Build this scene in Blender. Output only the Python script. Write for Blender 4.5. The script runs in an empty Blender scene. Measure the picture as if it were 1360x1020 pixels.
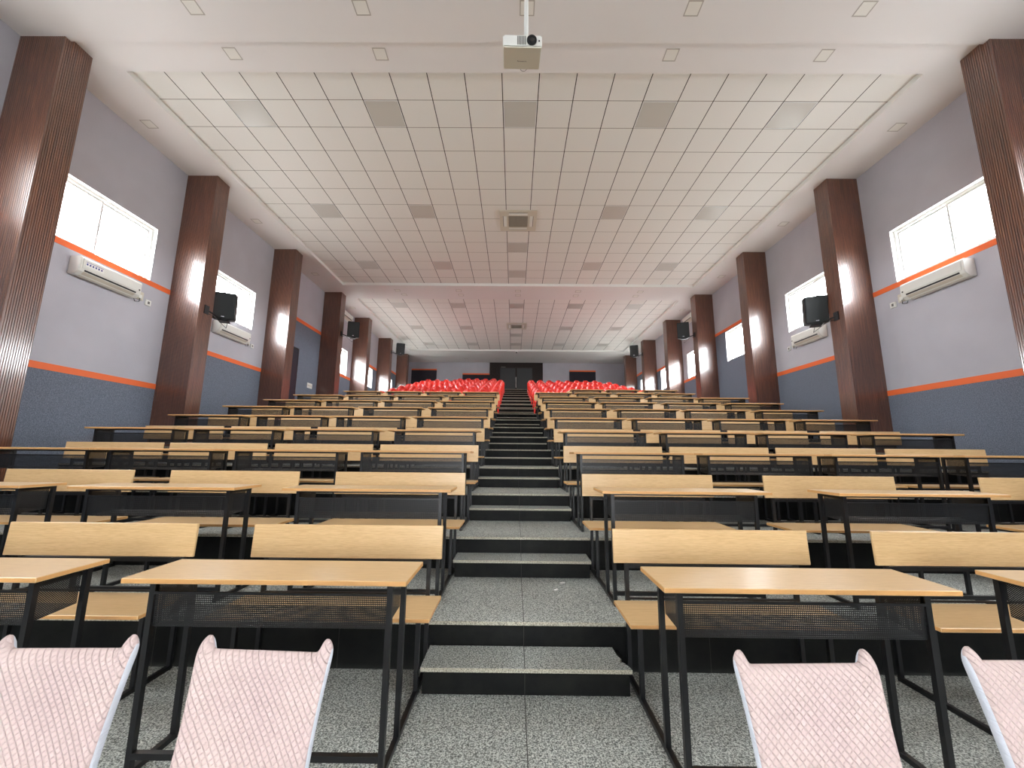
import bpy, bmesh, math, random
from mathutils import Vector, Matrix
random.seed(7)
C = bpy.context.scene.collection
PI = math.pi
S = 0.94                       # floor scale measured from the photograph
H = 1.366                      # camera height above the lowest floor
CX = 0.073                     # middle of the aisle

# ------------------------------------------------------------------ materials
def lin(c):
    return tuple(((v/255)/12.92 if v/255 <= .04045 else ((v/255+.055)/1.055)**2.4) for v in c) + (1,)

def mat(name, col, rough=.5, metal=0, spec=.5, coat=0):
    m = bpy.data.materials.new(name); m.use_nodes = True
    b = m.node_tree.nodes['Principled BSDF']
    b.inputs['Base Color'].default_value = lin(col)
    b.inputs['Roughness'].default_value = rough
    b.inputs['Metallic'].default_value = metal
    b.inputs['Specular IOR Level'].default_value = spec
    if coat: b.inputs['Coat Weight'].default_value = coat; b.inputs['Coat Roughness'].default_value = .15
    return m

class N:
    """small node helper"""
    def __init__(s, m): s.m = m; s.t = m.node_tree; s.b = s.t.nodes['Principled BSDF']
    def n(s, typ, **kw):
        n = s.t.nodes.new(typ)
        for k, v in kw.items(): setattr(n, k, v)
        return n
    def l(s, a, b): s.t.links.new(a, b)
    def coord(s, scale=(1, 1, 1), kind='Object'):
        tc = s.n('ShaderNodeTexCoord'); mp = s.n('ShaderNodeMapping'); mp.inputs['Scale'].default_value = scale
        s.l(tc.outputs[kind], mp.inputs['Vector']); return mp.outputs['Vector']
    def noise(s, vec, scale, detail=3, rough=.5):
        n = s.n('ShaderNodeTexNoise'); n.inputs['Scale'].default_value = scale
        n.inputs['Detail'].default_value = detail; n.inputs['Roughness'].default_value = rough
        s.l(vec, n.inputs['Vector']); return n.outputs['Fac']
    def ramp(s, fac, stops):
        r = s.n('ShaderNodeValToRGB'); e = r.color_ramp.elements
        while len(e) < len(stops): e.new(.5)
        for i, (p, c) in enumerate(stops): e[i].position = p; e[i].color = lin(c)
        s.l(fac, r.inputs['Fac']); return r.outputs['Color']
    def math(s, op, a, b=None):
        n = s.n('ShaderNodeMath', operation=op)
        for i, v in enumerate((a, b)):
            if v is None: continue
            if isinstance(v, (int, float)): n.inputs[i].default_value = v
            else: s.l(v, n.inputs[i])
        return n.outputs[0]
    def mix(s, fac, a, b, typ='MIX'):
        n = s.n('ShaderNodeMix', data_type='RGBA', blend_type=typ)
        if isinstance(fac, (int, float)): n.inputs[0].default_value = fac
        else: s.l(fac, n.inputs[0])
        for i, v in ((6, a), (7, b)):
            if isinstance(v, tuple): n.inputs[i].default_value = lin(v)
            else: s.l(v, n.inputs[i])
        return n.outputs[2]
    def bump(s, h, dist, strength=1):
        n = s.n('ShaderNodeBump'); n.inputs['Distance'].default_value = dist; n.inputs['Strength'].default_value = strength
        s.l(h, n.inputs['Height']); s.l(n.outputs['Normal'], s.b.inputs['Normal'])
    def col(s, c): s.l(c, s.b.inputs['Base Color'])
    def sep(s, v):
        n = s.n('ShaderNodeSeparateXYZ'); s.l(v, n.inputs[0]); return n.outputs

def m_beech(name, a, b, rough):
    m = mat(name, a, rough, spec=.45); q = N(m)
    v = q.coord((1.6, 40, 40)); f = q.noise(v, 3.0, 6, .65)
    v2 = q.coord((6, 160, 160)); f2 = q.noise(v2, 3, 2)
    c1 = q.ramp(f, [(.3, a), (.62, b)]); c2 = q.mix(.18, c1, q.ramp(f2, [(.35, (150, 112, 66)), (.6, (232, 200, 150))]))
    oi = q.n('ShaderNodeObjectInfo')
    hs = q.n('ShaderNodeHueSaturation'); q.l(c2, hs.inputs['Color'])
    q.l(q.math('ADD', q.math('MULTIPLY', oi.outputs['Random'], .10), .95), hs.inputs['Value'])
    q.col(hs.outputs['Color']); return m
BEECH = m_beech('beech_laminate', (196, 160, 112), (206, 173, 126), .3)
EDGE = mat('beech_edge_band', (196, 146, 88), .45)
BLACK = mat('black_steel', (11, 11, 13), .38, .0, .5)
MESH = mat('perforated_black_steel', (14, 15, 16), .42)
q = N(MESH)
tc = q.coord((1, 1, 1)); xs = q.sep(tc)
def cellf(o, p): return q.math('SUBTRACT', q.math('FRACT', q.math('DIVIDE', o, p)), .5)
P_ = .0085
ux = cellf(xs[0], P_); uy = cellf(q.math('ADD', xs[1], xs[2]), P_)
rr = q.math('ADD', q.math('MULTIPLY', ux, ux), q.math('MULTIPLY', uy, uy))
q.l(q.math('GREATER_THAN', rr, .075), q.b.inputs['Alpha'])

GRAN = mat('grey_granite', (125, 127, 123), .5, spec=.4); q = N(GRAN)
v = q.coord(kind='Object')
f = q.noise(v, 118, 2, .7); g = q.noise(v, 60, 2); w = q.noise(v, 2.2, 4)
c = q.ramp(f, [(.38, (24, 27, 26)), (.47, (116, 122, 117)), (.60, (226, 230, 222))])
c = q.mix(.25, c, q.ramp(g, [(.4, (80, 84, 80)), (.6, (196, 200, 192))]))
c = q.mix(q.math('MULTIPLY', w, .5), c, q.mix(.5, c, (98, 92, 78)))
# slab joints
xs = q.sep(v)
j = q.math('LESS_THAN', q.math('ABSOLUTE', q.math('SUBTRACT', xs[0], CX)), .0025)
c = q.mix(j, c, (48, 46, 42))
q.col(c)
q.l(q.math('ADD', q.math('MULTIPLY', w, .3), .32), q.b.inputs['Roughness'])
NOSE = mat('granite_nosing', (166, 160, 142), .6); q = N(NOSE)
f = q.noise(q.coord(), 120, 2, .7); q.col(q.ramp(f, [(.35, (112, 108, 96)), (.6, (186, 180, 160))]))
RISER = mat('black_granite_riser', (24, 26, 26), .55, spec=.15); q = N(RISER)
v = q.coord(); f = q.noise(v, 5, 5, .6); xs = q.sep(v)
jj = q.math('LESS_THAN', q.math('ABSOLUTE', cellf(q.math('SUBTRACT', xs[0], CX-.6), 1.2)), .0016)
q.col(q.mix(jj, q.ramp(f, [(.4, (10, 11, 11)), (.75, (26, 26, 23))]), (52, 51, 47)))

PAINT = mat('lavender_grey_paint', (176, 175, 186), .7, spec=.25); q = N(PAINT)
f = q.noise(q.coord(), 60, 3); q.bump(f, .003, .5)
q.col(q.ramp(q.noise(q.coord(), 1.3, 3), [(.3, (180, 179, 187)), (.7, (189, 188, 196))]))
FABRIC = mat('slate_blue_acoustic_fabric', (107, 117, 137), .95, spec=.1); q = N(FABRIC)
v = q.coord(); f = q.noise(v, 75, 4, .75)
q.col(q.ramp(f, [(.3, (86, 93, 104)), (.5, (114, 121, 134)), (.7, (144, 151, 164))])); q.bump(q.noise(v, 200, 2), .004, .6)
ORANGE = mat('orange_paint', (240, 112, 55), .55)
CEIL = mat('ceiling_gypsum', (226, 221, 218), .8, spec=.2)
WHITE = mat('white_paint', (236, 236, 232), .5)
TILE = mat('ceiling_tile', (229, 224, 214), .75, spec=.2); q = N(TILE)
v = q.coord(); xs = q.sep(v)
def line(o, off, wd): return q.math('GREATER_THAN', q.math('ABSOLUTE', cellf(q.math('SUBTRACT', o, off), .6*6.058/5.963)), .5-wd/.6/2)
lx = line(xs[0], 0, .015); ly = line(xs[1], 0, .011)
c = q.ramp(q.noise(v, 350, 1), [(.3, (222, 219, 213)), (.6, (231, 228, 222))])
c = q.mix(ly, c, (128, 118, 106)); c = q.mix(lx, c, (62, 56, 50)); q.col(c)
PANEL = mat('light_diffuser', (196, 192, 184), .3)
METALW = mat('white_aluminium', (222, 222, 220), .35)
PLAST = mat('white_plastic', (226, 226, 220), .3)
PLAST2 = mat('cream_plastic', (206, 200, 184), .4)
DARKP = mat('black_plastic', (22, 24, 26), .45)
GRILL = mat('speaker_grille', (44, 49, 50), .5, .2); q = N(GRILL); q.bump(q.noise(q.coord(), 300, 1), .003, .8)
GREY = mat('grey_plastic', (110, 108, 104), .5)
BLUE = mat('blue_print', (60, 70, 140), .5)
INK = mat('grey_ink', (96, 92, 88), .5)
LENS = mat('lens_glass', (8, 8, 10), .06, spec=1)
RED = mat('glossy_red_plastic', (232, 46, 30), .3, spec=.6); RED.node_tree.nodes['Principled BSDF'].inputs['Coat Weight'].default_value = .3
DOORG = mat('dark_grey_laminate', (62, 66, 68), .35)
DWOOD = mat('dark_wood_veneer', (34, 25, 22), .35)
CHROME = mat('brushed_steel', (200, 200, 200), .25, 1)
WALLD = mat('charcoal_fabric', (58, 56, 62), .95, spec=.1)
# pillars: fluted dark brown boards
WOOD = mat('dark_brown_fluted_wood', (92, 48, 34), .3, spec=1); q = N(WOOD)
v = q.coord((26, 26, .55)); f = q.noise(v, 2.4, 7, .68)
v2 = q.coord((60, 60, 1.2)); f2 = q.noise(v2, 3, 3)
c = q.ramp(f, [(.3, (44, 20, 14)), (.48, (90, 48, 31)), (.68, (146, 89, 56))])
c = q.mix(.35, c, q.ramp(f2, [(.35, (44, 22, 15)), (.65, (132, 84, 58))])); q.col(c)
q.l(q.math('ADD', q.math('MULTIPLY', f2, .2), .24), q.b.inputs['Roughness'])
q.b.inputs['Coat Weight'].default_value = .8; q.b.inputs['Coat Roughness'].default_value = .13; q.b.inputs['Coat IOR'].default_value = 1.7; q.bump(f2, .0006, .3)
PINK = mat('pink_quilted_fabric', (232, 202, 202), .9, spec=.15); q = N(PINK)
v = q.coord(); xs = q.sep(v)
a_ = q.math('ADD', q.math('MULTIPLY', xs[0], .79), q.math('MULTIPLY', xs[2], .62))
b_ = q.math('SUBTRACT', q.math('MULTIPLY', xs[0], .62), q.math('MULTIPLY', xs[2], .79))
def groove(o, p): return q.math('POWER', q.math('MULTIPLY', q.math('ABSOLUTE', cellf(o, p)), 2), 5)
ga = groove(a_, .0135); gb = groove(b_, .012)
hh = q.math('SUBTRACT', 1, q.math('MAXIMUM', ga, q.math('MULTIPLY', gb, .45)))
wv = q.noise(v, 420, 1)
q.bump(q.math('ADD', hh, q.math('MULTIPLY', wv, .25)), .0028, 1)
q.col(q.ramp(q.noise(v, 5, 2), [(.3, (184, 163, 160)), (.7, (193, 173, 167))]))
WFAB = mat('white_stretch_fabric', (205, 209, 216), .85, spec=.15); q = N(WFAB); q.bump(q.noise(q.coord((3, 3, 20)), 12, 4), .006, .5)
GLASS = bpy.data.materials.new('window_glass'); GLASS.use_nodes = True
t = GLASS.node_tree; t.nodes.clear()
o_ = t.nodes.new('ShaderNodeOutputMaterial'); mx = t.nodes.new('ShaderNodeMixShader'); tr = t.nodes.new('ShaderNodeBsdfTransparent'); gl = t.nodes.new('ShaderNodeBsdfGlossy')
gl.inputs['Roughness'].default_value = .02; mx.inputs[0].default_value = .07
t.links.new(tr.outputs[0], mx.inputs[1]); t.links.new(gl.outputs[0], mx.inputs[2]); t.links.new(mx.outputs[0], o_.inputs[0])

# ------------------------------------------------------------------ mesh helpers
class MB:
    def __init__(s): s.v = []; s.f = []; s.m = []
    def quad(s, pts, mi=0):
        b = len(s.v); s.v += [tuple(p) for p in pts]; s.f.append(tuple(range(b, b+len(pts)))); s.m.append(mi); return s
    def box(s, x0, x1, y0, y1, z0, z1, mi=0, top=None, M=None):
        b = len(s.v)
        p = [(x, y, z) for z in (z0, z1) for y in (y0, y1) for x in (x0, x1)]
        if M is not None: p = [tuple(M @ Vector(a)) for a in p]
        s.v += p
        for i, f in enumerate(((0, 2, 3, 1), (4, 5, 7, 6), (0, 1, 5, 4), (2, 6, 7, 3), (0, 4, 6, 2), (1, 3, 7, 5))):
            s.f.append(tuple(b+k for k in f)); s.m.append(top if (i == 1 and top is not None) else mi)
        return s
    def prism(s, poly, z0, z1, mi=0, top=None):
        b = len(s.v); n = len(poly)
        s.v += [(x, y, z0) for x, y in poly] + [(x, y, z1) for x, y in poly]
        s.f.append(tuple(b+i for i in range(n))[::-1]); s.m.append(mi)
        s.f.append(tuple(b+n+i for i in range(n))); s.m.append(mi if top is None else top)
        for i in range(n):
            k = (i+1) % n; s.f.append((b+i, b+k, b+n+k, b+n+i)); s.m.append(mi)
        return s
    def tube(s, pts, r, n=8, mi=0, caps=True):
        rings = []
        for i, p in enumerate(pts):
            p = Vector(p); a = Vector(pts[max(0, i-1)]); c = Vector(pts[min(len(pts)-1, i+1)]); d = (c-a).normalized()
            u = d.orthogonal().normalized() if i == 0 else (u-d*u.dot(d)).normalized()
            w = d.cross(u); b = len(s.v); rad = r[i] if isinstance(r, (list, tuple)) else r
            s.v += [tuple(p+rad*(math.cos(2*PI*k/n)*u+math.sin(2*PI*k/n)*w)) for k in range(n)]
            rings.append(b)
        for a, c in zip(rings, rings[1:]):
            for k in range(n):
                s.f.append((a+k, a+(k+1) % n, c+(k+1) % n, c+k)); s.m.append(mi)
        if caps:
            s.f.append(tuple(rings[0]+k for k in range(n))[::-1]); s.m.append(mi)
            s.f.append(tuple(rings[-1]+k for k in range(n))); s.m.append(mi)
        return s
    def mesh(s, name, mats, smooth=False):
        me = bpy.data.meshes.new(name); me.from_pydata(s.v, [], s.f)
        for m in (mats if isinstance(mats, (list, tuple)) else [mats]): me.materials.append(m)
        for p, i in zip(me.polygons, s.m): p.material_index = i; p.use_smooth = smooth
        bm = bmesh.new(); bm.from_mesh(me); bmesh.ops.recalc_face_normals(bm, faces=bm.faces); bm.to_mesh(me); bm.free()
        return me
    def build(s, name, mats, parent=None, smooth=False, bevel=0, seg=2, loc=None):
        me = s.mesh(name, mats, smooth)
        if bevel:
            bm = bmesh.new(); bm.from_mesh(me); bmesh.ops.remove_doubles(bm, verts=bm.verts, dist=1e-6)
            bmesh.ops.bevel(bm, geom=[e for e in bm.edges if e.calc_face_angle(0) > .6], offset=bevel, segments=seg, affect='EDGES', clamp_overlap=True)
            bm.to_mesh(me); bm.free()
        return link(name, me, parent, loc)
def link(name, me, parent=None, loc=None):
    o = bpy.data.objects.new(name, me); C.objects.link(o)
    if parent: o.parent = parent
    if loc: o.location = loc
    return o
def tag(o, label=None, cat=None, group=None, kind=None):
    for k, v in (('label', label), ('category', cat), ('group', group), ('kind', kind)):
        if v: o[k] = v
    return o
def struct(o): o['kind'] = 'structure'; return o
def empty(name, loc, rz=0):
    o = bpy.data.objects.new(name, None); C.objects.link(o); o.location = loc; o.rotation_euler = (0, 0, rz)
    o.empty_display_size = .1; return o
def copy_tree(root, kids):
    r = root.copy(); C.objects.link(r)
    for ch in kids[root.name]:
        c = ch.copy(); C.objects.link(c); c.parent = r
        for g in kids.get(ch.name, []):
            d = g.copy(); C.objects.link(d); d.parent = c
    return r
def kidmap(root):
    k = {root.name: list(root.children)}
    for ch in root.children: k[ch.name] = list(ch.children)
    return k
ORD = ['first', 'second', 'third', 'fourth', 'fifth', 'sixth', 'seventh', 'eighth', 'ninth', 'tenth', 'eleventh', 'twelfth', 'thirteenth', 'fourteenth', 'fifteenth', 'sixteenth', 'seventeenth']

# ------------------------------------------------------------------ room levels
XL, XR = -7.21, 7.415
YF, YB = -5.2, 26.75
ZC, ZT = 5.963, 6.058
PITCH, RISE = S*1.3075, S*.306
NT = 17
def tierY(t): return S*(3.065+1.3075*(t-1))        # front edge of tier t
def tierZ(t): return -H+RISE*t
def floorZ(y):
    t = 0
    while t < NT and y >= tierY(t+1): t += 1
    return tierZ(t)

# lowest floor, then the tiers
f = MB().box(XL, XR, YF, tierY(1), -H-.2, -H)
struct(f.build('floor', GRAN))
for t in range(1, NT+1):
    y0 = tierY(t); y1 = tierY(t+1) if t < NT else YB
    z1 = tierZ(t)
    f = MB().box(XL, XR, y0+.012, y1+.012 if t < NT else YB, z1-RISE-.02, z1-.022, 0)
    f.box(XL, XR, y0, y1+.0 if t < NT else YB, z1-.022, z1, 1, top=2)
    struct(f.build('floor', [RISER, NOSE, GRAN]))
# half height steps in the middle aisle
AX0, AX1 = -.53, .69
for k in range(NT):
    y0 = S*(2.765+1.3075*k); z = tierZ(k); zt = z+RISE/2; y1 = tierY(k+1)+.011
    st = empty('aisle_step', (0, y0, z))
    M = MB().box(AX0+.012, AX1-.012, .015, y1-y0, 0, RISE/2-.022)
    M.build('riser_block', RISER, st)
    w0, w1, d = AX0, AX1, y1-y0-.012
    if k == 0:
        poly = [(w0, 0), (w1, 0), (w1-.005, .03), (w1-.022, .075), (w1-.05, .10), (w1-.03, .125), (w1-.045, .17), (w1-.05, d), (w0, d)]
    else:
        poly = [(w0, 0), (w1, 0), (w1, d), (w0, d)]
    MB().prism(poly, RISE/2-.022, RISE/2, 0, top=1).build('granite_tread', [NOSE, GRAN], st)
    lab = ('low granite aisle step with a chipped corner, at the foot of the stairs' if k == 0 else
           f'dark-fronted granite step in the middle aisle, {ORD[k]} from the foot of the stairs')
    tag(st, lab, 'step', 'half-height steps in the middle aisle')

# ------------------------------------------------------------------ side walls
PY = [-4.8, -1.55, 1.72, 4.99, 8.09, 11.385, 14.69, 17.66, 20.96, 24.42]      # front faces of the pillars
PW = .385
#  bay: (index into PY, window end Y or None, stripe list (z0,z1), fabric below z)
def wall(side, X, bays, out):
    s = 1 if out > 0 else -1
    mb = MB()
    edges = PY + [YB]
    ywins = []
    ys = [YF]+PY[1:]+[YB]
    for i in range(len(ys)-1):
        y0, y1 = ys[i], ys[i+1]
        win, stripes, fab = bays[i]
        zz = sorted({-H-.2, ZT+.3, fab} | ({win[2], win[3]} if win else set()))
        yy = sorted({y0, y1} | ({win[0], win[1]} if win else set()))
        for a, b in zip(yy, yy[1:]):
            for c, d in zip(zz, zz[1:]):
                if win and win[0] <= a < win[1] and win[2] <= c < win[3]: continue
                mb.quad([(X, a, c), (X, b, c), (X, b, d), (X, a, d)], 1 if d <= fab+1e-6 else 0)
        if win:
            a, b, c, d = win; X2 = X+s*.17
            mb.quad([(X, a, c), (X, b, c), (X2, b, c), (X2, a, c)], 2); mb.quad([(X, a, d), (X, b, d), (X2, b, d), (X2, a, d)], 2)
            mb.quad([(X, a, c), (X, a, d), (X2, a, d), (X2, a, c)], 2); mb.quad([(X, b, c), (X, b, d), (X2, b, d), (X2, b, c)], 2)
            ywins.append(win)
        for (c, d) in stripes:
            tr = MB().box(min(X, X-s*.006), max(X, X-s*.006), y0+(PW if i else 0), y1, c, d)
            struct(tr.build(f'trim_{len([o for o in bpy.data.objects if o.name.startswith("trim_")])+1}', ORANGE))
    me = mb.mesh('wall_'+side, [PAINT, FABRIC, WHITE])
    struct(link('wall_'+side, me))
    return ywins
def w_(e, z0=3.29, z1=4.385, w=2.02): return (e-w, e, z0, z1)  # back bays pass a larger width, widened behind pillars to brighten the far end
lowS = [(1.205, 1.305), (3.19, 3.285)]
bL = [(w_(-2.0), lowS, 1.21), (w_(1.15), lowS, 1.21), (w_(4.4), lowS, 1.21), (w_(7.6), [(1.205, 1.31), (3.245, 3.285)] and [(1.205, 1.31), (3.2, 3.3)], 1.21),
      (w_(10.79, 3.27, 4.33), [(2.215, 2.32)], 2.22), (None, [(4.27, 4.387)], 4.28), (w_(17.18, 3.21, 4.27, 2.35), [(3.08, 3.19)], 3.09),
      (w_(20.37, 3.17, 4.13, 2.35), [(4.18, 4.30)], 4.19), (w_(23.72, 3.2, 4.2, 2.35), [(4.62, 4.74)], 4.63), (None, [(4.62, 4.74)], 4.63)]
bR = [(w_(-2.0), lowS, 1.21), (w_(1.15), lowS, 1.21), (w_(4.4), lowS, 1.21), (w_(7.55, 3.345, 4.4), [(1.185, 1.29), (3.24, 3.34)], 1.19),
      (w_(10.73, 3.29, 4.37), [(2.2, 2.305)], 2.21), (w_(13.965, 3.22, 4.265), [(4.3, 4.4)], 3.22 and 4.31), (w_(17.2, 3.205, 4.27, 2.35), [(3.09, 3.195)], 3.1),
      (w_(20.4, 3.21, 4.22, 2.35), [(4.23, 4.335)], 4.24), (w_(23.73, 3.25, 4.3, 2.35), [(4.64, 4.76)], 4.65), (None, [(4.64, 4.76)], 4.65)]
winL = wall('left', XL, bL, -1); winR = wall('right', XR, bR, 1)
wn = 0
def portal(loc, rot, sx, sy):
    l = bpy.data.lights.new('daylight', 'AREA'); l.shape = 'RECTANGLE'; l.size = sx; l.size_y = sy; l.cycles.is_portal = True
    o = bpy.data.objects.new('daylight', l); C.objects.link(o); o.location = loc; o.rotation_euler = rot
for X, wins, s in ((XL, winL, -1), (XR, winR, 1)):
    for (a, b, c, d) in wins:
        wn += 1; fo = .045
        Xa, Xb = sorted((X+s*.08, X+s*.15))
        m = MB()
        m.box(Xa, Xb, a, b, c, c+fo).box(Xa, Xb, a, b, d-fo, d).box(Xa, Xb, a, a+fo, c+fo, d-fo).box(Xa, Xb, b-fo, b, c+fo, d-fo)
        wo = struct(m.build(f'window_{wn}', METALW))
        mid = (a+b)/2
        Xm, Xn = sorted((X+s*.09, X+s*.13))
        for (p0, p1, off) in ((a+fo, mid+.03, 0), (mid-.03, b-fo, .022)):
            mm = MB(); x0, x1 = Xm+off*s-.0, Xm+off*s+.02; g = .035
            mm.box(x0, x1, p0, p1, c+fo, c+fo+g).box(x0, x1, p0, p1, d-fo-g, d-fo).box(x0, x1, p0, p0+g, c+fo+g, d-fo-g).box(x0, x1, p1-g, p1, c+fo+g, d-fo-g)
            sash = mm.build('window_sash', METALW, wo)
            MB().box(x0+.007, x0+.012, p0+g, p1-g, c+fo+g, d-fo-g).build('window_pane', GLASS, sash)
        portal((X+s*.16, mid, (c+d)/2), (0, s*PI/2, 0), d-c, b-a)

# ------------------------------------------------------------------ wall at the back with the double door
DX0, DX1, DZ1 = -1.66, 1.88, 5.873
LZ = tierZ(NT)
mb = MB()
mb.quad([(XL, YB, LZ-.3), (XR, YB, LZ-.3), (XR, YB, ZC+.3), (XL, YB, ZC+.3)], 0)
struct(mb.build('wall_back', [PAINT]))
surr = MB().box(DX0, -.98, YB-.06, YB-.002, LZ, ZC).box(1.2, DX1, YB-.06, YB-.002, LZ, ZC).box(-.98, 1.2, YB-.06, YB-.002, 5.62, ZC)
for k in range(8): surr.box(DX0+.04+k*.075, DX0+.07+k*.075, YB-.075, YB-.06, LZ, 5.6)
struct(surr.build('door_surround', DWOOD)); bpy.data.objects['door_surround'].name = 'door_1_frame'
dr = struct(MB().box(-.98, 1.2, YB-.035, YB-.004, LZ, 5.62).build('door_1', DWOOD))
for a, b in ((-.95, .06), (.16, 1.17)):
    MB().box(a, b, YB-.055, YB-.035, LZ+.02, 5.585).build('door_leaf', DOORG, dr, bevel=.004)
MB().tube([(.10, YB-.1, LZ+.75), (.10, YB-.1, LZ+1.45)], .018).box(.09, .11, YB-.1, YB-.035, LZ+.8, LZ+.82).box(.09, .11, YB-.1, YB-.035, LZ+1.38, LZ+1.4).build('door_handle', CHROME, dr)
MB().box(-.9, -.6, YB-.075, YB-.055, 5.63, 5.68).build('door_closer', GREY, dr)
for (x0, x1, z1) in ((-6.85, -5.18, 5.50), (-3.45, -1.66, 5.22), (3.65, 5.38, 5.47)):
    p = MB().box(x0, x1, YB-.05, YB-.002, LZ, z1-.09)
    pn = p.build('acoustic_panel', WALLD, None)
    MB().box(x0, x1, YB-.055, YB-.002, z1-.09, z1).build('orange_rail', ORANGE, pn)
    tag(pn, {-6.85: 'charcoal panel with an orange top rail in the back left corner', -3.45: 'charcoal panel with a lower orange rail just left of the dark door surround',
             3.65: 'charcoal panel with an orange top rail on the back wall, right of the doors'}[x0], 'wall panel', 'charcoal panels on the back wall')

# wall behind the camera; the unseen glazed opening is added to let in fill daylight
FX0, FX1, FZ0, FZ1 = -1.7, 1.9, -.5, 1.1
mb = MB()
mb.quad([(XL, YF, -H-.2), (XR, YF, -H-.2), (XR, YF, FZ0), (XL, YF, FZ0)]).quad([(XL, YF, FZ1), (XR, YF, FZ1), (XR, YF, ZC+.3), (XL, YF, ZC+.3)])
mb.quad([(XL, YF, FZ0), (FX0, YF, FZ0), (FX0, YF, FZ1), (XL, YF, FZ1)]).quad([(FX1, YF, FZ0), (XR, YF, FZ0), (XR, YF, FZ1), (FX1, YF, FZ1)])
struct(mb.build('wall_front', PAINT))
wn += 1; m = MB()
m.box(FX0, FX1, YF-.08, YF-.02, FZ0, FZ0+.06).box(FX0, FX1, YF-.08, YF-.02, FZ1-.06, FZ1)
for k in range(8):
    x = FX0+(FX1-FX0-.06)*k/7; m.box(x, x+.06, YF-.08, YF-.02, FZ0+.06, FZ1-.06)
fill_win = struct(m.build(f'window_{wn}', METALW))
MB().box(FX0, FX1, YF-.055, YF-.05, FZ0+.02, FZ1-.02).build('window_pane', GLASS, fill_win)
portal(((FX0+FX1)/2, YF-.1, (FZ0+FZ1)/2), (-PI/2, 0, 0), FX1-FX0, FZ1-FZ0)

# ------------------------------------------------------------------ ceiling
GX0, GX1 = -6.245, 6.425
def ring(m, z, X0, X1, Y0, Y1, holes):
    ys = sorted({Y0, Y1} | {h for hh in holes for h in hh})
    for a, b in zip(ys, ys[1:]):
        if any(h[0] <= a < h[1] for h in holes):
            m.quad([(X0, a, z), (GX0, a, z), (GX0, b, z), (X0, b, z)]); m.quad([(GX1, a, z), (X1, a, z), (X1, b, z), (GX1, b, z)])
        else: m.quad([(X0, a, z), (X1, a, z), (X1, b, z), (X0, b, z)])
YS = 5.07
m = MB(); holes = [(5.60, 14.02), (15.33, 23.58)]
ring(m, ZC, XL, XR, YS, YB, holes)
for a, b in holes:
    for p, r in (((GX0, a), (GX0, b)), ((GX1, a), (GX1, b)), ((GX0, a), (GX1, a)), ((GX0, b), (GX1, b))):
        m.quad([(*p, ZC), (*r, ZC), (*r, ZT), (*p, ZT)], 1)
m.quad([(XL, YS, 5.912), (XR, YS, 5.912), (XR, YS, ZC), (XL, YS, ZC)])
m.quad([(XL, YF, 5.912), (XR, YF, 5.912), (XR, YS, 5.912), (XL, YS, 5.912)])
m.quad([(XL-.3, YF-.3, ZT+.3), (XR+.3, YF-.3, ZT+.3), (XR+.3, YB+.3, ZT+.3), (XL-.3, YB+.3, ZT+.3)])
struct(m.build('ceiling', [CEIL, WHITE]))
G = 6.058/5.963; TS = .6*G; TX0 = -.238*G
TY = (6.113*G, 15.75*G)
for (a, b), ty in zip(holes, TY):
    o = MB().box(GX0-TX0, GX1-TX0, a-ty, b-ty, 0, .02).build('ceiling', TILE, loc=(TX0, ty, ZT)); struct(o)
# square light panels set in the grid
def light_panel():
    r = empty('ceiling_light', (0, 0, 0))
    m = MB(); e = .297
    m.box(-e, e, -e, -e+.012, -.006, 0).box(-e, e, e-.012, e, -.006, 0).box(-e, -e+.012, -e+.012, e-.012, -.006, 0).box(e-.012, e, -e+.012, e-.012, -.006, 0)
    m.build('frame', METALW, r); MB().box(-e+.012, e-.012, -e+.012, e-.012, -.003, -.0005).build('diffuser', PANEL, r)
    return r
LP = light_panel(); LK = kidmap(LP); used = False
colw = {0: 'on the centre line', -4: 'in the inner left line', 4: 'in the inner right line', -8: 'in the outer left line', 8: 'in the outer right line'}
cells = [(0, 0, c) for c in (0, -4, 4, -8, 8)] + [(0, 5, c) for c in (-4, 4, -8, 8)] + [(0, 8, 0)] + [(0, 10, c) for c in (-4, 4, -8, 8)] + [(0, 11, 0)] + \
        [(1, 0, c) for c in (0, -4, 4, -8, 8)] + [(1, 5, c) for c in (-4, 4, -8, 8)] + [(1, 7, 0)] + [(1, 10, c) for c in (0, -4, 4, -8, 8)]
cnt = {}
for g, i, c in cells:
    o = LP if not used else copy_tree(LP, LK); used = True
    o.location = (TX0+TS*(c+.5), TY[g]+TS*(i+.5), ZT)
    n_ = cnt.get((g, c), 0); cnt[(g, c)] = n_+1
    tag(o, f'grey light panel {colw[c]} of the {"near" if g == 0 else "far"} tile field, {ORD[n_]} one', 'ceiling light', 'unlit square light panels in the ceiling grid')
# cassette air conditioners
def cassette(x, y, lab):
    r = empty('ceiling_air_conditioner', (x, y, ZT))
    m = MB(); e = .48
    m.box(-e, e, -e, e, -.035, 0).build('fascia', PLAST2, r, bevel=.012)
    g = MB()
    for k in range(16):
        yy = -.235+k*.47/15; g.box(-.235, .235, yy-.008, yy+.008, -.045, -.035)
    for k in range(9):
        xx = -.235+k*.47/8; g.box(xx-.004, xx+.004, -.24, .24, -.043, -.036)
    g.box(-.25, .25, -.25, .25, -.037, -.0345); g.build('intake_grille', mat('intake_grey', (150, 143, 130), .6), r)
    for k in range(4):
        R_ = Matrix.Rotation(k*PI/2, 4, 'Z')
        f = MB(); f.box(-.24, .24, .30, .38, -.041, -.034, M=R_); f.build('air_flap', PLAST, r)
        f = MB(); f.box(-.24, .24, .382, .392, -.038, -.0345, M=R_); f.build('air_slot', DARKP, r)
    tag(r, lab, 'air conditioner', 'cassette air conditioners in the ceiling')
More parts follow.
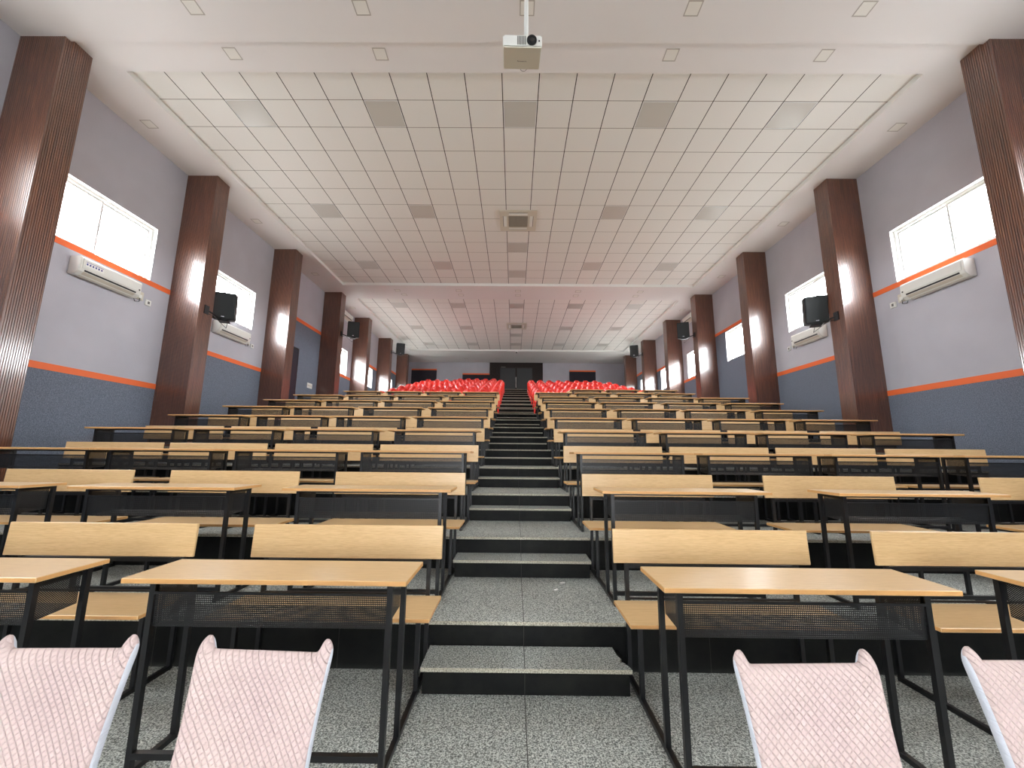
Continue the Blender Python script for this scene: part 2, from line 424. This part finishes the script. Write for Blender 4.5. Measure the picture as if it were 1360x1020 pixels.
cassette(.064, 9.93, 'square ceiling cassette air conditioner in the near tile field')
cassette(.08, 19.0, 'square ceiling cassette air conditioner in the far tile field')
# small square downlights
def downlight():
    r = empty('downlight', (0, 0, 0)); m = MB(); e = .10
    m.box(-e, e, -e, -e+.014, -.004, 0).box(-e, e, e-.014, e, -.004, 0).box(-e, -e+.014, -e+.014, e-.014, -.004, 0).box(e-.014, e, -e+.014, e-.014, -.004, 0)
    m.build('trim_ring', mat('downlight_rim', (176, 168, 158), .5), r); MB().box(-e+.014, e-.014, -e+.014, e-.014, -.002, -.0005).build('diffuser', mat('downlight_diffuser', (226, 222, 214), .6), r)
    return r
DL = downlight(); DK = kidmap(DL); used = False
dls = []
side5 = ['outermost left', 'inner left', 'middle', 'inner right', 'outermost right']
for x, sd in zip((-4.34, -2.08, .13, 2.335, 4.6), side5):
    dls.append((x, 4.54, 5.912, f'small square downlight, {sd} of the row nearest the camera'))
for x, sd in zip((-4.28, -2.05, .12, 2.30, 4.58), side5):
    dls.append((x, 5.2+.03, ZC, f'small square downlight, {sd} of the row just before the near tiles'))
for x, sd in zip((-4.335, -2.08, .106, 2.315, 4.6), side5):
    dls.append((x, 14.3, ZC, f'small square downlight, {sd} of the front row between the tile fields'))
for x, sd in zip((-4.2, -2.05, .11, 2.29, 4.55), side5):
    dls.append((x, 14.72, ZC, f'small square downlight, {sd} of the rear row between the tile fields'))
for x, sd in zip((-3.07, -1.07, 1.117, 3.07), ('outer left', 'inner left', 'inner right', 'outer right')):
    dls.append((x, 25.25, ZC, f'small square downlight, {sd} of the four over the back door area'))
for x, w in ((-6.73, 'left'), (6.9, 'right')):
    for y, n_ in ((6.58, 'first'), (9.76, 'second'), (12.95, 'third'), (16.2, 'fourth')):
        dls.append((x, y, ZC, f'small square downlight by the {w} wall, in the {n_} bay past the nearest pillar'))
for x, y, z, lab in dls:
    o = DL if not used else copy_tree(DL, DK); used = True
    o.location = (x*1.012, y*1.012, z); tag(o, lab, 'downlight', 'small square downlights')
# little dome camera at the end of the tiles
r = empty('dome_camera', (.11, 23.72, ZC))
MB().tube([(0, 0, 0), (0, 0, -.03)], [.07, .065], 16).build('camera_base', PLAST, r, smooth=False)
MB().tube([(0, 0, -.03), (0, 0, -.06), (0, 0, -.08), (0, 0, -.088)], [.05, .045, .028, .005], 16).build('camera_dome', DARKP, r, smooth=True)
tag(r, 'small white dome camera on the ceiling behind the far tile field', 'camera')

# ------------------------------------------------------------------ pillars
def pillar_poly(w, d):
    """fluted outline: x 0..w out of the wall, y 0..d along it (three visible faces)"""
    pts = []
    def side(p, qd, nrm, L):
        n = max(2, round(L/.0285)); st = L/n; g = .0055; dp = .006
        for i in range(n):
            a = i*st
            for t_, h_ in ((a+g, 0), (a+st-g, 0), (a+st-g*.55, dp), (a+st+g*.55, dp)):
                if t_ > L-g*.5 and i == n-1: continue
                pts.append((p[0]+qd[0]*t_-nrm[0]*h_, p[1]+qd[1]*t_-nrm[1]*h_))
    pts.append((0, 0)); side((0, 0), (1, 0), (0, -1), w)
    pts.append((w, 0)); side((w, 0), (0, 1), (1, 0), d)
    pts.append((w, d)); side((w, d), (-1, 0), (0, 1), w)
    pts.append((0, d)); return pts
PP = pillar_poly(.655, PW)
for s, X in ((1, XL), (-1, XR)):
    for i, y in enumerate(PY[3:]):
        z0 = floorZ(y)
        poly = [(p[0]*s, p[1]) for p in PP]
        if s < 0: poly = poly[::-1]
        z1 = ZC
        pl = MB().prism(poly, 0, z1-z0).build('pillar', WOOD, loc=(X, y, z0))
        sd = 'left' if s > 0 else 'right'
        tag(pl, f'tall dark brown fluted pillar against the {sd} wall, ' + ('nearest the camera' if i == 0 else f'{ORD[i]} from the camera'), 'pillar', f'fluted brown pillars along the {sd} wall')
    for y in PY[:3]:
        pass

# ------------------------------------------------------------------ bench desks
def bench(w):
    """desk, seat and backrest on one black frame; y 0 = front edge of the desk, z 0 = floor"""
    r = empty('bench_desk', (0, 0, 0)); h = w/2; lx = h-.09; tb = .0125
    m = MB().box(-h, h, 0, .335, .789, .811, 1, top=0); m.build('desktop', [BEECH, EDGE], r, bevel=.0025, seg=1)
    m = MB().box(-h, h, .555, .935, .433, .455, 1, top=0); m.build('seat', [BEECH, EDGE], r, bevel=.0025, seg=1)
    R_ = Matrix.Translation((0, .922, .682)) @ Matrix.Rotation(-.05, 4, 'X')
    m = MB().box(-h+.002, h-.002, -.010, .008, 0, .207, 0, M=R_); m.build('backrest', [BEECH, EDGE], r, bevel=.003, seg=1)
    # perforated steel book shelf under the desk top
    x = lx-tb
    m = MB()
    m.quad([(-x, .072, .733), (x, .072, .733), (x, .078, .588), (-x, .078, .588)])
    m.quad([(-x, .078, .588), (x, .078, .588), (x, .300, .606), (-x, .300, .606)])
    m.quad([(-x, .072, .787), (-x, .078, .588), (-x, .300, .606), (-x, .300, .787)])
    m.quad([(x, .072, .787), (x, .078, .588), (x, .300, .606), (x, .300, .787)])
    sh = m.build('mesh_shelf', MESH, r)
    MB().box(-x, x, .065, .075, .726, .738).build('shelf_rim', BLACK, sh)
    MB().box(-x, x, .0705, .0905, .774, .789).build('front_bar', BLACK, r)
    for s in (-1, 1):
        X = s*lx
        for y, z1 in ((.08, .789), (.318, .789), (.70, .433)):
            MB().box(X-tb, X+tb, y-tb, y+tb, .025, z1).build('leg', BLACK, r)
        MB().box(X-tb, X+tb, .9385, .9385+2*tb-.002, .025, .865).build('backrest_post', BLACK, r)
        MB().box(X-tb, X+tb, .055, .962, 0, .025).build('base_rail', BLACK, r)
        MB().box(X-tb, X+tb, .0925, .3055, .764, .789).build('desk_rail', BLACK, r)
        MB().box(X-tb, X+tb, .7125, .9385, .408, .433).build('seat_rail', BLACK, r)
    MB().box(-lx+tb, lx-tb, .0675, .0925, .068, .093).build('foot_bar', BLACK, r)
    MB().box(-lx+tb, lx-tb, .9385, .9585, .645, .67).build('backrest_bar', BLACK, r)
    MB().box(-lx+tb, lx-tb, .9385, .9505, .458, .470).build('rear_bar', BLACK, r)
    return r
BN = bench(1.255); BK = kidmap(BN); BS = bench(1.06); BSK = kidmap(BS)
usedb = {1: False, 2: False}
# x of each unit's aisle-side edge, row by row, from the front
Lx = [[-.464, -2.085], [-.462, -2.07, -3.68], [-.452, -1.79, -3.15, -4.47], [-.463, -1.85, -3.22, -4.60], [-.452, -1.81, -3.15, -4.53],
      [-.452, -1.82, -3.20, -4.52], [-.452, -1.80, -3.14, -4.48], [-.452, -1.84, -3.14, -4.48], [-.452, -1.56, -2.70, -3.90], []]
Rx = [[.64, 2.315], [.655, 2.39, 4.46], [.625, 1.97, 3.31, 4.69], [.625, 1.99, 3.36, 4.80], [.625, 1.96, 3.35, 4.76],
      [.65, 2.02, 3.39, 4.82], [.66, 1.99, 3.44, 4.86], [.66, 2.09, 3.47, 4.80], [.615, 1.76, 2.99, 4.16], [1.80, 2.95, 4.17]]
for sgn, rows, sd in ((-1, Lx, 'left'), (1, Rx, 'right')):
    for k, row in enumerate(rows):
        for j, xe in enumerate(row):
            kind = 2 if k >= 8 else 1; w = 1.06 if kind == 2 else 1.255
            base, km = (BS, BSK) if kind == 2 else (BN, BK)
            o = base if not usedb[kind] else copy_tree(base, km); usedb[kind] = True
            jy = random.uniform(-.008, .008) if (k or j) else 0
            dy = (-.05 if (sgn > 0 and k == 0) else 0)
            o.location = (xe+sgn*w/2, 1.905+PITCH*k+dy+jy-(.015 if k else 0), tierZ(k))
            o.rotation_euler = (0, 0, random.uniform(-.004, .004))
            tag(o, f'light wood and black steel bench desk, row {ORD[k]} from the front, {ORD[j]} from the aisle, {sd} block', 'bench desk', f'bench desks in the {sd} block')
            o['label'] = f'light wood bench desk, {ORD[k]} row from the front, {ORD[j]} from the aisle, {sd} block'

# ------------------------------------------------------------------ red plastic chairs
def shell(m, fn, nu, nv, th):
    """curved sheet with thickness; fn(u, v) -> point, both 0..1"""
    P = [[Vector(fn(i/nu, j/nv)) for i in range(nu+1)] for j in range(nv+1)]
    def nrm(i, j):
        a = P[j][min(nu, i+1)]-P[j][max(0, i-1)]; b = P[min(nv, j+1)][i]-P[max(0, j-1)][i]; return a.cross(b).normalized()
    b = len(m.v); W = nu+1; K = W*(nv+1)
    for j in range(nv+1):
        for i in range(W): m.v.append(tuple(P[j][i]))
    for j in range(nv+1):
        for i in range(W): m.v.append(tuple(P[j][i]+nrm(i, j)*th))
    for j in range(nv):
        for i in range(nu):
            q_ = b+j*W+i; m.f.append((q_, q_+1, q_+W+1, q_+W)); m.m.append(0); m.f.append((q_+K, q_+K+W, q_+K+W+1, q_+K+1)); m.m.append(0)
    edge = [b+i for i in range(W)]+[b+j*W+nu for j in range(1, nv+1)]+[b+nv*W+i for i in range(nu-1, -1, -1)]+[b+j*W for j in range(nv-1, 0, -1)]
    for a, c in zip(edge, edge[1:]+edge[:1]): m.f.append((a, c, c+K, a+K)); m.m.append(0)
def back_fn(u, v):
    x = (u-.5)*2
    w = .2*(1-.0*v); 
    if v > .3: w *= math.sqrt(max(.05, 1-((v-.3)/.71)**2.2))
    z = .40+.42*v
    return (x*w, .17+.10*v-.085*x*x+.5*max(0, v-.85)**1.0*.25, z)
def seat_fn(u, v):
    x = (u-.5)*2; y = -.2+.40*v
    return (x*(.215-.02*v), y, .43-.015*math.cos(x*1.4)*math.sin(v*PI)-.02*(1-v)**6-.03*abs(x)**6)
def red_parts():
    a = MB(); shell(a, back_fn, 10, 12, .006)
    b = MB(); shell(b, seat_fn, 10, 8, -.007)
    legs = []
    for sx in (-1, 1):
        for (y0, y1) in ((-.17, -.21), (.15, .21)):
            l = MB(); l.tube([(sx*.18, y0, .425), (sx*.205, y1, 0)], [.022, .016], 6); legs.append(l)
    # stiles joining seat and back
    for sx in (-1, 1): a.tube([(sx*.19, .14, .42), (sx*.2, .135, .55), (sx*.195, .17, .68)], .012, 6)
    return a, b, legs
a, b, legs = red_parts()
meA = a.mesh('backrest', RED, True); meB = b.mesh('seat', RED, True); meL = [l.mesh('leg', RED, True) for l in legs]
whole = MB()
for p in [a, b]+legs:
    n0 = len(whole.v); whole.v += p.v; whole.f += [tuple(i+n0 for i in f_) for f_ in p.f]; whole.m += p.m
meW = whole.mesh('red_chair', RED, True)
def red_chair(x, y, z, rz, full, lab, grp):
    if full:
        r = empty('red_chair', (x, y, z), rz)
        link('backrest', meA, r); link('seat', meB, r)
        for me in meL: link('leg', me, r)
    else:
        r = link('red_chair', meW, None, (x, y, z)); r.rotation_euler = (0, 0, rz)
    tag(r, lab, 'chair', grp)
STP = .468
for sgn, sd in ((-1, 'left'), (1, 'right')):
    for k in range(9, 17):
        n = 9
        if k == 9: n = 9 if sgn < 0 else 2
        if k == 16:
            if sgn > 0: continue
            n = 5
        if k >= 15 and sgn > 0: n = 8
        for j in range(n):
            x = CX+sgn*(.80+j*STP)+random.uniform(-.006, .006); 
            if k == 16: x = CX+sgn*(1.2+j*STP)
            y = S*(2.025+1.3075*k)+.42+random.uniform(-.02, .02)
            red_chair(x, y, tierZ(k), random.uniform(-.03, .03), k <= 10,
                      f'glossy red plastic chair, {ORD[k-9]} red row from the desks, {ORD[j]} from the aisle, {sd} block', f'red plastic chairs in the {sd} block')

# ------------------------------------------------------------------ pink covered chairs by the camera
def pink_chair(x, y, rz, lab):
    r = empty('banquet_chair', (x, y, -H), rz)
    W, TH = .175, .042
    nu, nv = 40, 26
    def top(u):
        a = abs(u); h = .868
        t_ = max(0, min(1, (a-.79)/.07)); h += .03*(t_*t_*(3-2*t_))
        if a > .9: h -= .022*((a-.9)/.1)**2
        return h
    def pt(u, v, side):
        zt = top(u); z = .44+(zt-.44)*v
        w = W*(.97+.03*v) - .012*math.sin(v*PI)
        e = max(0, (abs(u)-.9)/.1); thick = TH*(1-.25*e*e)
        vt = max(0, (v-.93)/.07); thick *= math.sqrt(max(.05, 1-vt*vt))
        sag = .010*(1-u*u)*math.sin(v*PI)
        yc = .205+.25*(z-.44)
        return (u*w, yc+(thick/2 if side else -thick/2)+sag, z)
    m = MB(); W_ = nu+1; K = W_*(nv+1)
    for s in (0, 1):
        for j in range(nv+1):
            for i in range(W_): m.v.append(pt(-1+2*i/nu, j/nv, s))
    for j in range(nv):
        for i in range(nu):
            q_ = j*W_+i; m.f.append((q_, q_+1, q_+W_+1, q_+W_)); m.m.append(0)
            m.f.append((q_+K, q_+K+W_, q_+K+W_+1, q_+K+1)); m.m.append(1)
    for j in range(nv):
        for q_ in (j*W_, j*W_+nu): m.f.append((q_, q_+W_, q_+W_+K, q_+K)); m.m.append(1)
    for i in range(nu):
        for q_, mi in ((i, 1), (nv*W_+i, 0)): m.f.append((q_, q_+1, q_+1+K, q_+K)); m.m.append(mi)
    bk = m.build('backrest_cover', [PINK, WFAB], r, smooth=True)
    sm = bk.modifiers.new('s', 'SUBSURF'); sm.levels = 1; sm.render_levels = 1
    m = MB().box(-.2, .2, -.22, .22, .41, .47, 0); st = m.build('seat_cover', [PINK, WFAB], r, bevel=.02, seg=3)
    for sx in (-1, 1):
        for sy in (-1, 1):
            MB().tube([(sx*.17, sy*.18, .41), (sx*.19, sy*.21, 0)], .011, 8).build('leg', CHROME, r, smooth=True)
        MB().tube([(sx*.13, .2, .42), (sx*.135, .205+.25*.40, .84)], .009, 8).build('back_frame', CHROME, r, smooth=True)
    tag(r, lab, 'chair', 'pink covered banquet chairs')
pink_chair(-1.125, .825, .03, 'pink quilted chair in the bottom left corner, cut off by the frame')
pink_chair(-.642, .825, -.05, 'pink quilted chair in front of the left front desk, beside the cut-off one')
pink_chair(.724, .79, .04, 'pink quilted chair in front of the right front desk, whole back in view')
pink_chair(1.31, .82, .02, 'pink quilted chair at the right edge, mostly outside the picture')

# ------------------------------------------------------------------ wall air conditioners
def split_ac(side, y0, y1, z0, z1, lab, sticker=False, plug=True):
    s = 1 if side == 'left' else -1; X = XL if s > 0 else XR
    L = y1-y0; h = z1-z0
    r = empty('wall_air_conditioner', (X, (y0+y1)/2, z0))
    def prof(m, ya, yb, pts):
        n = len(pts); b_ = len(m.v)
        m.v += [(s*px, ya, pz) for px, pz in pts]+[(s*px, yb, pz) for px, pz in pts]
        m.f.append(tuple(range(b_, b_+n))); m.m.append(0); m.f.append(tuple(range(b_+n, b_+2*n))[::-1]); m.m.append(0)
        for i in range(n): k = (i+1) % n; m.f.append((b_+i, b_+k, b_+n+k, b_+n+i)); m.m.append(0)
    m = MB(); prof(m, -L/2, L/2, [(.003, h), (.003, 0), (.12, -.005), (.185, .05), (.2, .10), (.2, h-.03), (.18, h)])
    m.build('body', PLAST, r, bevel=.008)
    m = MB(); prof(m, -L/2+.03, L/2-.03, [(.201, h-.035), (.201, .10), (.212, .105), (.216, h-.05), (.212, h-.035)]); m.build('front_panel', PLAST, r, bevel=.004)
    m = MB(); prof(m, -L/2+.08, L/2-.1, [(.105, -.012), (.105, -.004), (.183, .057), (.195, .05)]); m.build('air_flap', PLAST2, r)
    m = MB(); prof(m, -L/2+.08, L/2-.1, [(.187, .062), (.192, .062), (.202, .086), (.197, .086)]); m.build('air_slot', DARKP, r)
    m = MB(); yb = L/2-.06 if True else 0; prof(m, yb-.012, yb+.012, [(.214, .125), (.214, .15), (.219, .15), (.219, .125)]); m.build('display', DARKP, r)
    if sticker:
        m = MB(); prof(m, -L/2+.06, -L/2+.36, [(.2155, h-.16), (.2155, h-.075), (.2185, h-.075), (.2185, h-.16)]); m.build('sticker', WHITE, r)
        m = MB()
        for k in range(6): prof(m, -L/2+.075+k*.047, -L/2+.10+k*.047, [(.2186, h-.13), (.2186, h-.10), (.2192, h-.10), (.2192, h-.13)])
        prof(m, -L/2+.065, -L/2+.355, [(.2186, h-.085), (.2186, h-.077), (.2192, h-.077), (.2192, h-.085)])
        m.build('sticker_print', BLUE, r)
    tag(r, lab, 'air conditioner', 'wall air conditioners')
    if plug:
        p = empty('power_outlet', (X, y1+.14, z0+.04))
        MB().box(min(0, s*.03), max(0, s*.03), -.10, .10, 0, .16).build('plate', PLAST2, p, bevel=.005)
        MB().box(min(s*.03, s*.06), max(s*.03, s*.06), -.03, .04, .02, .09).build('plug', PLAST, p, bevel=.004)
        MB().tube([(s*.05, -.0, .03), (s*.05, .0, -.05), (s*.04, -.08, -.07), (s*.05, -.13, 0)], .006, 6).build('cable', DARKP, p, smooth=True)
        tag(p, 'cream power outlet beside the ' + lab.split(',')[0].replace('white ', ''), 'outlet')
        q2 = empty('wall_switch', (X, y1+.36, z0-.01))
        MB().box(min(0, s*.03), max(0, s*.03), -.06, .06, 0, .11).build('plate', PLAST, q2, bevel=.005)
        MB().box(min(s*.03, s*.036), max(s*.03, s*.036), -.02, .02, .03, .08).build('rocker', GREY, q2)
        tag(q2, 'small white switch beyond the outlet of the ' + lab.split(',')[0].replace('white ', ''), 'switch')
split_ac('left', 6.16, 7.26, 2.80, 3.10, 'white wall air conditioner with a blue sticker, under the nearest left window', True)
split_ac('left', 9.35, 10.5, 2.79, 3.08, 'white wall air conditioner under the second left window, behind a loudspeaker')
split_ac('left', 15.9, 17.0, 5.50, 5.79, 'white wall air conditioner high under the ceiling, above the small left window', plug=False)
split_ac('right', 6.22, 7.32, 2.88, 3.18, 'white wall air conditioner with a shiny front, under the nearest right window')
split_ac('right', 9.40, 10.4, 2.80, 3.09, 'white wall air conditioner under the second right window, behind a loudspeaker')
split_ac('right', 16.1, 17.0, 5.50, 5.79, 'white wall air conditioner high under the ceiling, beyond the fourth right pillar', plug=False)
# door and switch plate in the third bay, left
d = struct(MB().box(XL-.01, XL+.03, 12.15, 13.25, floorZ(12.7), 3.37).build('door_2', DWOOD))
MB().box(XL+.031, XL+.045, 12.22, 13.18, floorZ(12.7)+.02, 3.30).build('door_leaf', mat('dark_blue_door', (38, 42, 54), .4), d)
MB().box(XL+.045, XL+.09, 12.3, 12.42, 2.15, 2.18).build('door_handle', CHROME, d)
sw = empty('wall_switch', (XL, 14.18, 2.19))
MB().box(0, .02, -.17, .17, 0, .18).build('plate', PLAST, sw, bevel=.005)
for k in range(4): MB().box(.02, .026, -.14+k*.072, -.10+k*.072, .06, .12).build('rocker', PLAST2, sw)
tag(sw, 'white switch plate on the blue-grey wall beside the dark left door', 'switch')

# ------------------------------------------------------------------ loudspeakers
def speaker(side, x, y, z, pw, py, lab):
    s = 1 if side == 'left' else -1
    r = empty('loudspeaker', (x, y, z), s*.42)
    hw, hd, hh = .215, .185, .30
    T = Matrix.Rotation(.14, 4, 'X')
    m = MB(); b_ = len(m.v)
    fr = [(-hw, -hd), (hw, -hd), (hw, hd*.35), (hw*.6, hd), (-hw*.6, hd), (-hw, hd*.35)]
    m.prism(fr, -hh, hh)
    m.v = [tuple(T @ Vector(p)) for p in m.v]
    cab = m.build('cabinet', DARKP, r, bevel=.015)
    g = MB(); g.box(-hw+.02, hw-.02, -hd-.012, -hd+.002, -hh+.03, hh-.03, M=T); g.build('grille', GRILL, r, bevel=.006)
    g = MB(); g.box(-.03, .03, -hd-.016, -hd-.011, -hh+.05, -hh+.07, M=T); g.build('badge', CHROME, r)
    # bracket to the pillar
    br = MB(); L = Vector((pw, py, z-.27)) - Vector((x, y, z)); L.rotate(Matrix.Rotation(-s*.42, 3, 'Z'))
    br.tube([(0, .02, -hh-.02), tuple(L)], .018, 8)
    br.box(-.10, .10, -.10, .12, -hh-.045, -hh-.015)
    br.build('bracket_arm', DARKP, r)
    pl = MB().box(-.012, .012, -.06, .06, -.09, .09); po = pl.build('bracket_plate', DARKP, r); po.location = L; po.rotation_euler = (0, 0, -s*.42)
    c_ = MB(); c_.tube([(.05, hd, -.15), (0, hd+.08, -.42), tuple(L*.6+Vector((0, 0, -.16))), tuple(L+Vector((0, 0, -.08)))], .006, 6); c_.build('cable', DARKP, r, smooth=True)
    tag(r, lab, 'loudspeaker', 'loudspeakers on the pillars')
speaker('left', -6.58, 8.87, 3.22, -6.555+.012, 8.28, 'black loudspeaker on a bracket, on the second left pillar before a window')
speaker('left', -6.26, 15.28, 4.66, -6.555+.012, 14.9, 'black loudspeaker on a bracket, on the fourth left pillar')
speaker('left', -6.2, 21.55, 5.52, -6.555+.012, 21.15, 'black loudspeaker on a bracket, on the sixth left pillar near the ceiling')
speaker('right', 6.64, 8.72, 3.17, 6.76-.012, 8.28, 'dark grey loudspeaker on a bracket, on the second right pillar before a window')
speaker('right', 6.5, 15.28, 4.72, 6.76-.012, 14.9, 'black loudspeaker on a bracket, on the fourth right pillar')
speaker('right', 6.46, 21.55, 5.50, 6.76-.012, 21.15, 'black loudspeaker on a bracket, on the sixth right pillar near the ceiling')

# ------------------------------------------------------------------ projector
pr = empty('projector', (.045, 3.22, 3.585)); pr.rotation_euler = (.22, 0, .02)
MB().box(-.172, .172, -.14, .14, -.0, .105).build('body', PLAST, pr, bevel=.01)
MB().box(-.165, .165, -.133, .133, -.003, .004).build('underside', PLAST2, pr)
m = MB().tube([(.082, -.135, .055), (.082, -.150, .055)], .044, 28); m.build('lens_ring', DARKP, pr)
MB().tube([(.082, -.151, .055), (.082, -.156, .055)], [.026, .02], 24).build('lens', LENS, pr)
m = MB()
for k in range(6): m.box(-.046+k*.0135, -.038+k*.0135, -.1415, -.139, .018, .092)
m.build('vent', GREY, pr)
MB().tube([(.148, -.139, .052), (.148, -.143, .052)], .007, 10).build('sensor', DARKP, pr)
MB().tube([(.02+.03*math.cos(a*PI/6), .135+.03*math.sin(a*PI/6), .0) for a in range(0, 7)], .002, 5).build('security_loop', DARKP, pr)
MB().tube([(.0, .0, .10), (.03, -.02, .15), (.04, -.02, .18)], .006, 6).box(-.14, .14, -.1, -.09, .105, .112).build('cable', DARKP, pr)
cu = bpy.data.curves.new('lettering', 'FONT'); cu.body = 'Panasonic'; cu.size = .022; cu.align_x = 'CENTER'; cu.align_y = 'CENTER'; cu.extrude = .0004
cu.materials.append(INK); tmp = bpy.data.objects.new('lettering', cu); C.objects.link(tmp); me_ = bpy.data.meshes.new_from_object(tmp.evaluated_get(bpy.context.evaluated_depsgraph_get())); bpy.data.objects.remove(tmp); tx = link('lettering', me_); tx.parent = pr; tx.location = (.0, .03, -.0038); tx.rotation_euler = (PI, 0, 0)
tag(pr, 'white projector with a round black lens hanging below the ceiling', 'projector')
pole = empty('projector_pole', (.085, 3.22, 3.70))
MB().tube([(0, 0, 0.01), (0, 0, 5.90-3.70)], .02, 16).build('tube', PLAST, pole, smooth=True)
MB().box(-.07, .07, -.07, .07, 5.82-3.70, 5.84-3.70).build('ceiling_plate', PLAST, pole, bevel=.004)
MB().box(-.11, .06, -.03, .03, .0, .012).build('bracket_plate', DARKP, pole)
tag(pole, 'white pole from the ceiling that carries the projector', 'pole')

# scraps of paper on the first tier
for x, y, r_, lab in ((.42, 3.70, .2, 'tiny white paper scrap on the aisle floor, the larger and farther one'), (.345, 3.52, .9, 'tiny white paper scrap on the aisle floor, the nearer one')):
    m = MB(); m.v = [(-.02, -.008, .0), (.018, -.012, .001), (.024, .006, .004), (-.004, .014, .002), (-.022, .006, .004)]
    m.v += [(a_, b_, c_+.0015) for a_, b_, c_ in m.v]; m.f = [(4, 3, 2, 1, 0), (5, 6, 7, 8, 9)]+[(i, (i+1) % 5, 5+(i+1) % 5, 5+i) for i in range(5)]; m.m = [0]*7
    o = m.build('paper_scrap', WHITE, loc=(x, y, tierZ(1)+.0005)); o.rotation_euler = (0, 0, r_); tag(o, lab, 'paper scrap', 'paper scraps on the aisle')

# ------------------------------------------------------------------ sky outside and camera
wd = bpy.data.worlds.new('sky'); bpy.context.scene.world = wd; wd.use_nodes = True
bg = wd.node_tree.nodes['Background']; wt = wd.node_tree
tcw = wt.nodes.new('ShaderNodeTexCoord'); sx = wt.nodes.new('ShaderNodeSeparateXYZ'); rp = wt.nodes.new('ShaderNodeValToRGB')
wt.links.new(tcw.outputs['Generated'], sx.inputs[0]); mr = wt.nodes.new('ShaderNodeMapRange'); mr.inputs[1].default_value = -.3; mr.inputs[2].default_value = .3
wt.links.new(sx.outputs[2], mr.inputs[0]); wt.links.new(mr.outputs[0], rp.inputs[0]); wt.links.new(rp.outputs[0], bg.inputs['Color'])
el = rp.color_ramp.elements; el[0].position = .46; el[0].color = (.28, .285, .285, 1); el[1].position = .54; el[1].color = (.92, .96, 1, 1)
bg.inputs['Strength'].default_value = 20

fpx, th, yaw, roll = 544.3087, .1677, .0060, .0088
fw_ = Vector((-math.sin(yaw)*math.cos(th), math.cos(yaw)*math.cos(th), math.sin(th))); rt = Vector((math.cos(yaw), math.sin(yaw), 0)); up = rt.cross(fw_)
r2 = math.cos(roll)*rt+math.sin(roll)*up; u2 = -math.sin(roll)*rt+math.cos(roll)*up
cd = bpy.data.cameras.new('camera'); cam = bpy.data.objects.new('camera', cd); C.objects.link(cam)
Mx = Matrix((r2, u2, -fw_)).transposed(); cam.matrix_world = Mx.to_4x4()
cd.sensor_width = 36; cd.lens = fpx/1360*36; cd.clip_start = .02; cd.clip_end = 200
sc = bpy.context.scene; sc.camera = cam
sc.view_settings.view_transform = 'Standard'; sc.view_settings.look = 'None'; sc.view_settings.gamma = 1; sc.view_settings.use_curve_mapping = False
sc.view_settings.exposure = 1.2
sc.cycles.max_bounces = 10; sc.cycles.diffuse_bounces = 6; sc.cycles.transparent_max_bounces = 24
sc.cycles.sample_clamp_indirect = 8
